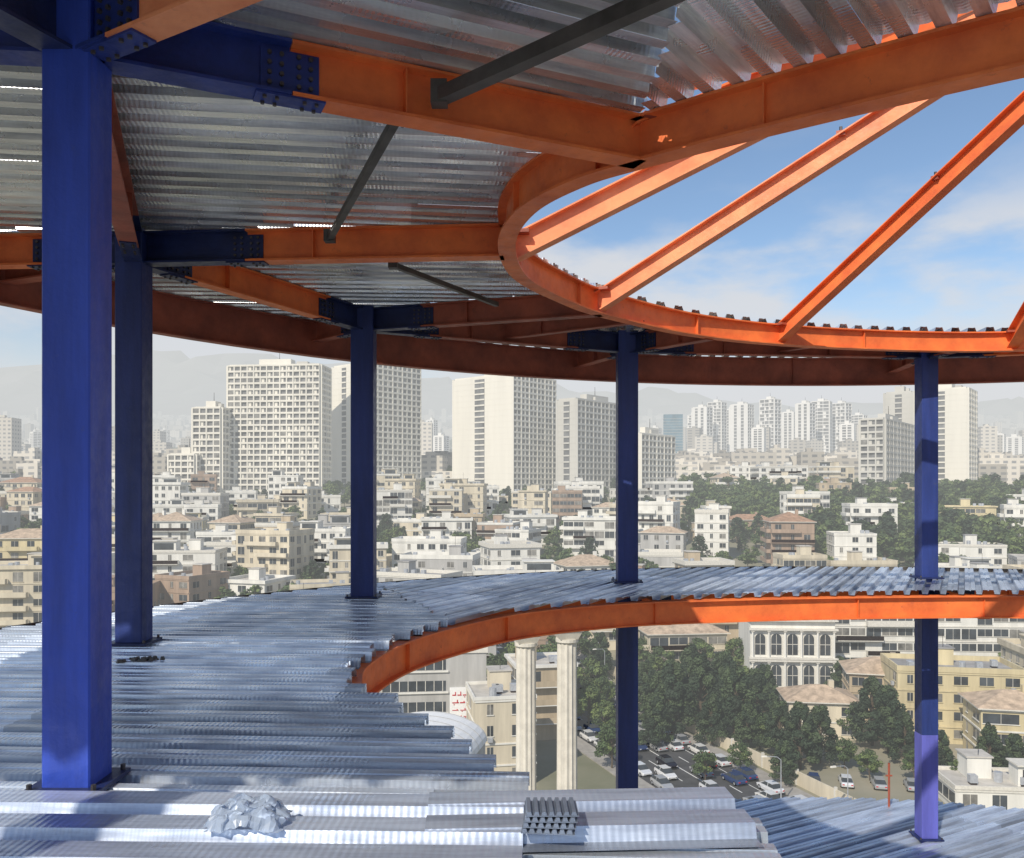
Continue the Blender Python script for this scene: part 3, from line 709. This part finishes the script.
mb.box(-3, 2, -2, 3, H+.9, H+3.5, 'w_grey'); mb.cyl((5, 1, H+.9), (5, 1, H+2.6), .8, .8, 'tank', 12); mb.obj('office_building')
# barrel vaulted hall
mb = MB(); y0 = 98; x0 = X(416, y0); mb.at(x0, y0, -45.0, D2R(-12)); mark(x0, y0, 12); w, d = 13, 14
mb.box(-w/2, w/2, -d/2, d/2, 0, 14.2, 'w_grey')
for i in range(16):
    a0 = math.pi*i/16; a1 = math.pi*(i+1)/16
    q = lambda a: (w/2*1.03*math.cos(a), 14.2+3.2*math.sin(a))
    mb.face([(q(a0)[0], -d/2-.3, q(a0)[1]), (q(a0)[0], d/2+.3, q(a0)[1]), (q(a1)[0], d/2+.3, q(a1)[1]), (q(a1)[0], -d/2-.3, q(a1)[1])], 'white')
for i in range(8):
    yy = -d/2+i*d/7
    for j in range(16):
        a0 = math.pi*j/16; a1 = math.pi*(j+1)/16; c0 = (w/2*1.04*math.cos(a0), 14.22+3.24*math.sin(a0)); c1 = (w/2*1.04*math.cos(a1), 14.22+3.24*math.sin(a1))
        mb.face([(c0[0], yy-.06, c0[1]), (c0[0], yy+.06, c0[1]), (c1[0], yy+.06, c1[1]), (c1[0], yy-.06, c1[1])], 'trim')
for yy in (-d/2, d/2): mb.face([(w/2*math.cos(math.pi*i/16), yy, 14.2+3.1*math.sin(math.pi*i/16)) for i in range(17)], 'w_cream')
for s_ in range(4):
    for i in range(4): mb.box(-w/2+1+i*2.6, -w/2+2.5+i*2.6, -d/2-.05, -d/2-.004, s_*3.3+1, s_*3.3+2.6, 'glass')
mb.obj('vaulted_hall')
mb = MB(); mb.at(2.1, 28, 0); mb.box(-3.6, 3.2, -5, 5, -43, -14, 'w_grey'); mb.box(-3.7, 3.3, -5.1, 5.1, -13.998, -13.6, 'trim'); mb.obj('neighbour_terrace_block')
for (u, vt) in ((526, 630), (567, 626)):
    x = X(u, 28); zt = Zt(vt, 28); mb = MB(); mb.at(x, 28, 0, .2)
    n = 24; r0 = .35; pts = []
    for i in range(n):
        a = 2*math.pi*i/n; rr_ = r0*(1 if i % 2 else .88); pts.append((rr_*math.cos(a), rr_*math.sin(a)))
    for i in range(n):
        a, b_ = pts[i], pts[(i+1) % n]; mb.face([(a[0], a[1], -13.2), (b_[0], b_[1], -13.2), (b_[0]*.92, b_[1]*.92, zt-.45), (a[0]*.92, a[1]*.92, zt-.45)], 'trim')
    mb.cyl((0, 0, zt-.5), (0, 0, zt-.4), .38, .38, 'trim', 20); mb.frustum((-.3, .3, -.3, .3), (-.42, .42, -.42, .42), zt-.4, zt-.12, 'trim'); mb.box(-.45, .45, -.45, .45, zt-.119, zt, 'trim')
    mb.box(-.45, .45, -.45, .45, -13.6, -13.2, 'trim'); mb.obj('fluted_stone_column')

# ------------------------------------------------------------------ street
e = Vector((24, -66)).normalized(); nn = Vector((-e.y, e.x)); P0 = Vector((13.5, 164))
def strip(mb, o0, o1, dz, k, t0=-60, t1=150, step=3, side=0):
    t = t0
    while t < t1:
        a = P0+e*t; b_ = P0+e*min(t1, t+step)
        q = [a+nn*o0, a+nn*o1, b_+nn*o1, b_+nn*o0]
        mb.face([(p.x, p.y, tz(p.y)+dz) for p in reversed(q)], k, True)
        for o in ((o0, o1) if side else ()):
            p, q2 = a+nn*o, b_+nn*o
            mb.face([(p.x, p.y, tz(p.y)+.02), (q2.x, q2.y, tz(q2.y)+.02), (q2.x, q2.y, tz(q2.y)+dz), (p.x, p.y, tz(p.y)+dz)], k, True)
        t += step
mb = MB(); strip(mb, -8, 8, .06, 'asphalt'); mb.obj('road')
mb = MB(); strip(mb, -11, -8.01, .2, 'pave', side=1); strip(mb, 8.01, 11, .2, 'pave', side=1); mb.obj('pavement')
mb = MB(); t = -60
while t < 150:
    for o in (-2.7, 2.7): strip(mb, o-.08, o+.08, .066, 'paint', t, t+3)
    t += 7
strip(mb, -5.6, -5.48, .066, 'paint'); strip(mb, 5.48, 5.6, .066, 'paint'); strip(mb, -.09, .09, .066, 'paint'); mb.obj('road_markings')

def car_mesh(col, seed):
    M['c'+str(seed)] = mat('car_paint_'+str(seed), col, .25, .2, .03); k = 'c'+str(seed); mb = MB()
    st = [(-2.2, .42, .72, .70), (-2.05, .3, .88, .82), (-1.4, .24, .95, .86), (-.6, .22, .93, .87), (.6, .22, .92, .87), (1.3, .24, .86, .86), (2.0, .3, .72, .80), (2.2, .42, .62, .68)]
    for i in range(len(st)-1):
        a, b_ = st[i], st[i+1]
        ra = [(a[0], -a[3], a[1]), (a[0], -a[3]*1.03, (a[1]+a[2])/2), (a[0], -a[3]*.93, a[2]), (a[0], a[3]*.93, a[2]), (a[0], a[3]*1.03, (a[1]+a[2])/2), (a[0], a[3], a[1])]
        rb = [(b_[0], -b_[3], b_[1]), (b_[0], -b_[3]*1.03, (b_[1]+b_[2])/2), (b_[0], -b_[3]*.93, b_[2]), (b_[0], b_[3]*.93, b_[2]), (b_[0], b_[3]*1.03, (b_[1]+b_[2])/2), (b_[0], b_[3], b_[1])]
        for j in range(6): mb.face([ra[j], rb[j], rb[(j+1) % 6], ra[(j+1) % 6]], k)
        if i == 0: mb.face(ra, k)
        if i == len(st)-2: mb.face(rb[::-1], k)
    mb.frustum((-1.75, 1.15, -.78, .78), (-1.15, .35, -.62, .62), .9, 1.38, k, 'glass'); mb.box(-1.2, .4, -.635, .635, 1.381, 1.42, k)
    for sy in (-1, 1):
        mb.cyl((-.4, sy*.79, .92), (-.38, sy*.635, 1.39), .04, .04, k, 4)
        for px in (-1.35, 1.35):
            mb.cyl((px, sy*.66, .32), (px, sy*.9, .32), .32, .32, 'black', 14); mb.cyl((px, sy*.9, .32), (px, sy*.91, .32), .19, .19, 'tank', 10)
        mb.box(2.12, 2.2, sy*.58-.14, sy*.58+.14, .5, .62, 'white'); mb.box(-2.22, -2.12, sy*.58-.14, sy*.58+.14, .6, .75, 'red')
    mb.box(2.1, 2.24, -.3, .3, .34, .46, 'black'); return mb.mesh('car')
cars = [car_mesh((.78, .78, .77), 1), car_mesh((.72, .73, .74), 2), car_mesh((.42, .43, .44), 3), car_mesh((.05, .05, .06), 4), car_mesh((.75, .74, .7), 5), car_mesh((.07, .10, .2), 6)]
rr = random.Random(5); ang = math.atan2(e.y, e.x)
for lane, dr, gap in ((-6.8, 0, (5.2, 6.5)), (-4.1, 0, (8, 15)), (-1.4, 0, (8, 18)), (1.4, 1, (8, 16)), (4.1, 1, (7, 14)), (6.8, 1, (5.2, 7))):
    t = -50+rr.uniform(0, 6)
    while t < 90:
        p = P0+e*t+nn*lane
        inst(rr.choice(cars), 'car', (p.x, p.y, tz(p.y)+.07), ang+math.pi*dr+rr.uniform(-.03, .03))
        t += rr.uniform(*gap)
for i in range(7): inst(rr.choice(cars), 'car', (44+i*4.4, 124-i*.8, -43), 1.3+rr.uniform(-.1, .1))
def lamp(x, y, rot, h=7):
    mb = MB(); mb.at(x, y, tz(y), rot)
    mb.cyl((0, 0, 0), (0, 0, .5), .16, .14, 'tank', 10); mb.cyl((0, 0, .5), (0, 0, h-.4), .09, .06, 'tank', 8)
    mb.cyl((0, 0, h-.4), (.5, 0, h), .05, .045, 'tank', 7); mb.cyl((.5, 0, h), (2.0, 0, h+.12), .045, .04, 'tank', 7); mb.frustum((1.9, 2.7, -.16, .16), (1.95, 2.6, -.1, .1), h+.02, h+.2, 'trim'); mb.obj('street_lamp')
lamp(X(781, 115), 115, math.pi, 6.6)
for t in (-35, -8, 62): p = P0+e*t+nn*8.8; lamp(p.x, p.y, math.atan2(-nn.y, -nn.x), 7.5)
mb = MB()
for i in range(14):
    p = P0+e*(i*8-20)+nn*12.2; mb.at(p.x, p.y, tz(p.y), ang); mb.box(-4, 3.7, -.12, .12, -1, 2.0, 'w_cream'); mb.box(3.7, 4, -.2, .2, -1, 2.3, 'trim')
mb.obj('boundary_wall')

for (u, y, h) in ((655, 152, 11), (672, 148, 13.5), (700, 150, 14.5), (735, 146, 13), (722, 158, 13), (757, 152, 11.5), (690, 163, 13), (765, 163, 10), (780, 136, 9), (800, 130, 11), (820, 133, 9.5), (783, 124, 6.5), (872, 142, 12), (888, 138, 11), (905, 133, 8), (990, 126, 8.5), (1015, 124, 7.5), (940, 128, 7), (975, 142, 7),
                  (655, 140, 9), (645, 160, 11), (600, 178, 10), (560, 172, 11), (840, 168, 9), (868, 166, 8), (712, 142, 9), (748, 140, 8)):
    inst(R.choice(pines), 'pine_tree', (X(u, y), y, tz(y)-.2), R.uniform(0, 6), h/12*R.uniform(.95, 1.05))
for (u, y, h) in ((495, 165, 11), (515, 172, 10), (548, 168, 12), (575, 182, 10), (590, 168, 9), (600, 160, 8), (735, 178, 9), (745, 168, 7), (765, 166, 6), (835, 170, 7), (855, 172, 7), (880, 170, 6), (910, 170, 6), (935, 168, 7), (965, 166, 6), (1000, 164, 8), (1015, 150, 7), (850, 146, 6), (845, 130, 5), (870, 125, 5), (915, 124, 5), (960, 120, 5),
                  (605, 145, 7), (612, 130, 7), (740, 128, 5), (705, 124, 5), (760, 140, 6), (700, 180, 8), (640, 182, 7), (660, 176, 8), (620, 190, 9), (1020, 175, 9), (490, 145, 9), (515, 140, 8), (590, 150, 9)):
    inst(R.choice(broad), 'broadleaf_tree', (X(u, y), y, tz(y)-.2), R.uniform(0, 6), h/8)

# ------------------------------------------------------------------ residential quarter
walls = ['w_cream', 'w_cream', 'w_white', 'w_white', 'w_white', 'w_tan', 'w_yel', 'w_grey', 'w_brick', 'w_cream']
grove = empty('tree_grove')
y = 203
def free(x, y, r_): return all((x-a)**2+(y-b_)**2 > (r_+c)**2 for a, b_, c in placed)
while y < 480:
    x = -.70*y+R.uniform(0, 10)
    while x < .70*y:
        w = R.uniform(9, 21); d = R.uniform(9, 14); tx = x/y; yy = y+R.uniform(-7, 7)
        park = (tx > .33 and 265 < yy < 425) or (.2 < tx <= .33 and 345 < yy < 430)
        if park and R.random() < .74: x += 14; continue
        if yy > 405 and any(abs(tx-c) < .1 for c in (-.28, -.17, .0, .1, .5)): x += 16; continue
        if free(x+w/2, yy, 5) and R.random() < .84:
            st = R.choice([1, 2, 2, 3, 3, 3, 4, 4, 5])
            q = R.random(); rf = 'tile' if q < .025 else ('tile2' if q < .12 else 'flat')
            house(x+w/2, yy, w, d, st, R.uniform(-.45, .3), R.choice(walls), roof=rf, name='apartment_building' if rf == 'flat' else 'tiled_roof_house', rnd=R)
            placed.append((x+w/2, yy, 5.5))
        x += w+R.uniform(1, 9)
    y += R.uniform(17, 23)
cnt = 0
for i in range(3200):
    y = R.uniform(178, 500); x = R.uniform(-.7, .7)*y; tx = x/y
    park = (tx > .33 and 262 < y < 430) or (.2 < tx <= .33 and 340 < y < 435)
    if not park and R.random() < .5: continue
    if not all((x-a)**2+(y-b_)**2 > (c+2.6)**2 for a, b_, c in placed): continue
    h = R.uniform(5, 10) if not park else R.uniform(8, 14)
    me = R.choice(farp) if R.random() < .22 else R.choice(farb)
    inst(me, 'grove_tree', (x, y, tz(y)-.3), R.uniform(0, 6), (h/10*R.uniform(.9, 1.3), h/10*R.uniform(.9, 1.3), h/10), grove); cnt += 1
for i in range(420):
    tx = R.uniform(.2, .72); y = R.uniform(262, 430) if tx > .33 else R.uniform(345, 435); x = tx*y
    h = R.uniform(7, 15)
    if free(x, y, 1.5): inst(R.choice(farb), 'grove_tree', (x, y, tz(y)-.3), R.uniform(0, 6), (h/9, h/9, h/9), grove)
for i in range(900):
    y = 500*math.exp(R.random()*1.3); x = R.uniform(-.7, .7)*y; s_ = R.uniform(.8, 1.5)*(1+y/1500)
    inst(R.choice(farb), 'grove_tree', (x, y, tz(y)-.3), R.uniform(0, 6), (s_*1.5, s_, s_), grove)

# ------------------------------------------------------------------ light, sky, camera
az = math.atan2(-.5, -.85); el = D2R(40)
sv = Vector((math.sin(az)*math.cos(el), math.cos(az)*math.cos(el), math.sin(el)))
sl = bpy.data.lights.new('sun', 'SUN'); sl.energy = 4.3; sl.angle = D2R(.5); sl.color = (1, .92, .79)
so = bpy.data.objects.new('sun', sl); S.collection.objects.link(so); so.rotation_euler = sv.to_track_quat('Z', 'Y').to_euler()
W = bpy.data.worlds.new('World'); S.world = W; W.use_nodes = True; nt = W.node_tree; N = nt.nodes; L = nt.links
bg = N['Background']; bg.inputs['Strength'].default_value = .135
sk = N.new('ShaderNodeTexSky'); sk.sky_type = 'NISHITA'; sk.sun_disc = False; sk.sun_elevation = el; sk.sun_rotation = az % (2*math.pi); sk.air_density = 1.2; sk.dust_density = .6; sk.altitude = 1200; sk.ozone_density = 2.0
tc = N.new('ShaderNodeTexCoord'); sx = N.new('ShaderNodeSeparateXYZ'); L.new(tc.outputs['Generated'], sx.inputs[0])
mp = N.new('ShaderNodeMapping'); mp.inputs['Scale'].default_value = (1, 1, 2.6); mp.inputs['Location'].default_value = (.35, .1, .0); L.new(tc.outputs['Generated'], mp.inputs['Vector'])
nz = N.new('ShaderNodeTexNoise'); nz.inputs['Scale'].default_value = 3.4; nz.inputs['Detail'].default_value = 9; nz.inputs['Roughness'].default_value = .52; L.new(mp.outputs['Vector'], nz.inputs['Vector'])
cr = N.new('ShaderNodeMapRange'); cr.interpolation_type = 'SMOOTHSTEP'; cr.inputs['From Min'].default_value = .40; cr.inputs['From Max'].default_value = .56; L.new(nz.outputs['Fac'], cr.inputs['Value'])
band = N.new('ShaderNodeValToRGB'); band.color_ramp.elements[0].position = 0; band.color_ramp.elements[0].color = (.8, .8, .8, 1)
band.color_ramp.elements[1].position = .40; band.color_ramp.elements[1].color = (.05, .05, .05, 1)
q = band.color_ramp.elements.new(.26); q.color = (.9, .9, .9, 1); q = band.color_ramp.elements.new(.31); q.color = (.22, .22, .22, 1)
L.new(sx.outputs[2], band.inputs['Fac'])
mu = N.new('ShaderNodeMath'); mu.operation = 'MULTIPLY'; L.new(cr.outputs['Result'], mu.inputs[0]); L.new(band.outputs['Color'], mu.inputs[1])
hz = N.new('ShaderNodeMapRange'); hz.interpolation_type = 'SMOOTHSTEP'; hz.inputs['From Min'].default_value = .06; hz.inputs['From Max'].default_value = .24; hz.inputs['To Min'].default_value = .95; hz.inputs['To Max'].default_value = 0; L.new(sx.outputs[2], hz.inputs['Value'])
m1 = N.new('ShaderNodeMix'); m1.data_type = 'RGBA'; L.new(hz.outputs['Result'], m1.inputs['Factor']); L.new(sk.outputs['Color'], m1.inputs['A']); m1.inputs['B'].default_value = (5.1, 5.25, 5.3, 1)
m2 = N.new('ShaderNodeMix'); m2.data_type = 'RGBA'; L.new(mu.outputs['Value'], m2.inputs['Factor']); L.new(m1.outputs['Result'], m2.inputs['A']); m2.inputs['B'].default_value = (5.3, 5.35, 5.5, 1)
L.new(m2.outputs['Result'], bg.inputs['Color'])

cam = bpy.data.cameras.new('camera'); co = bpy.data.objects.new('camera', cam); S.collection.objects.link(co)
co.location = (0, 0, 0); co.rotation_euler = (math.pi/2, 0, 0)
cam.sensor_width = 36; cam.lens = 850/1024*36; cam.shift_y = 59/1024; cam.clip_start = .05; cam.clip_end = 40000
S.camera = co
S.view_settings.view_transform = 'Standard'; S.view_settings.look = 'None'; S.view_settings.exposure = 0
print('objects', len(bpy.data.objects), 'trees', cnt)
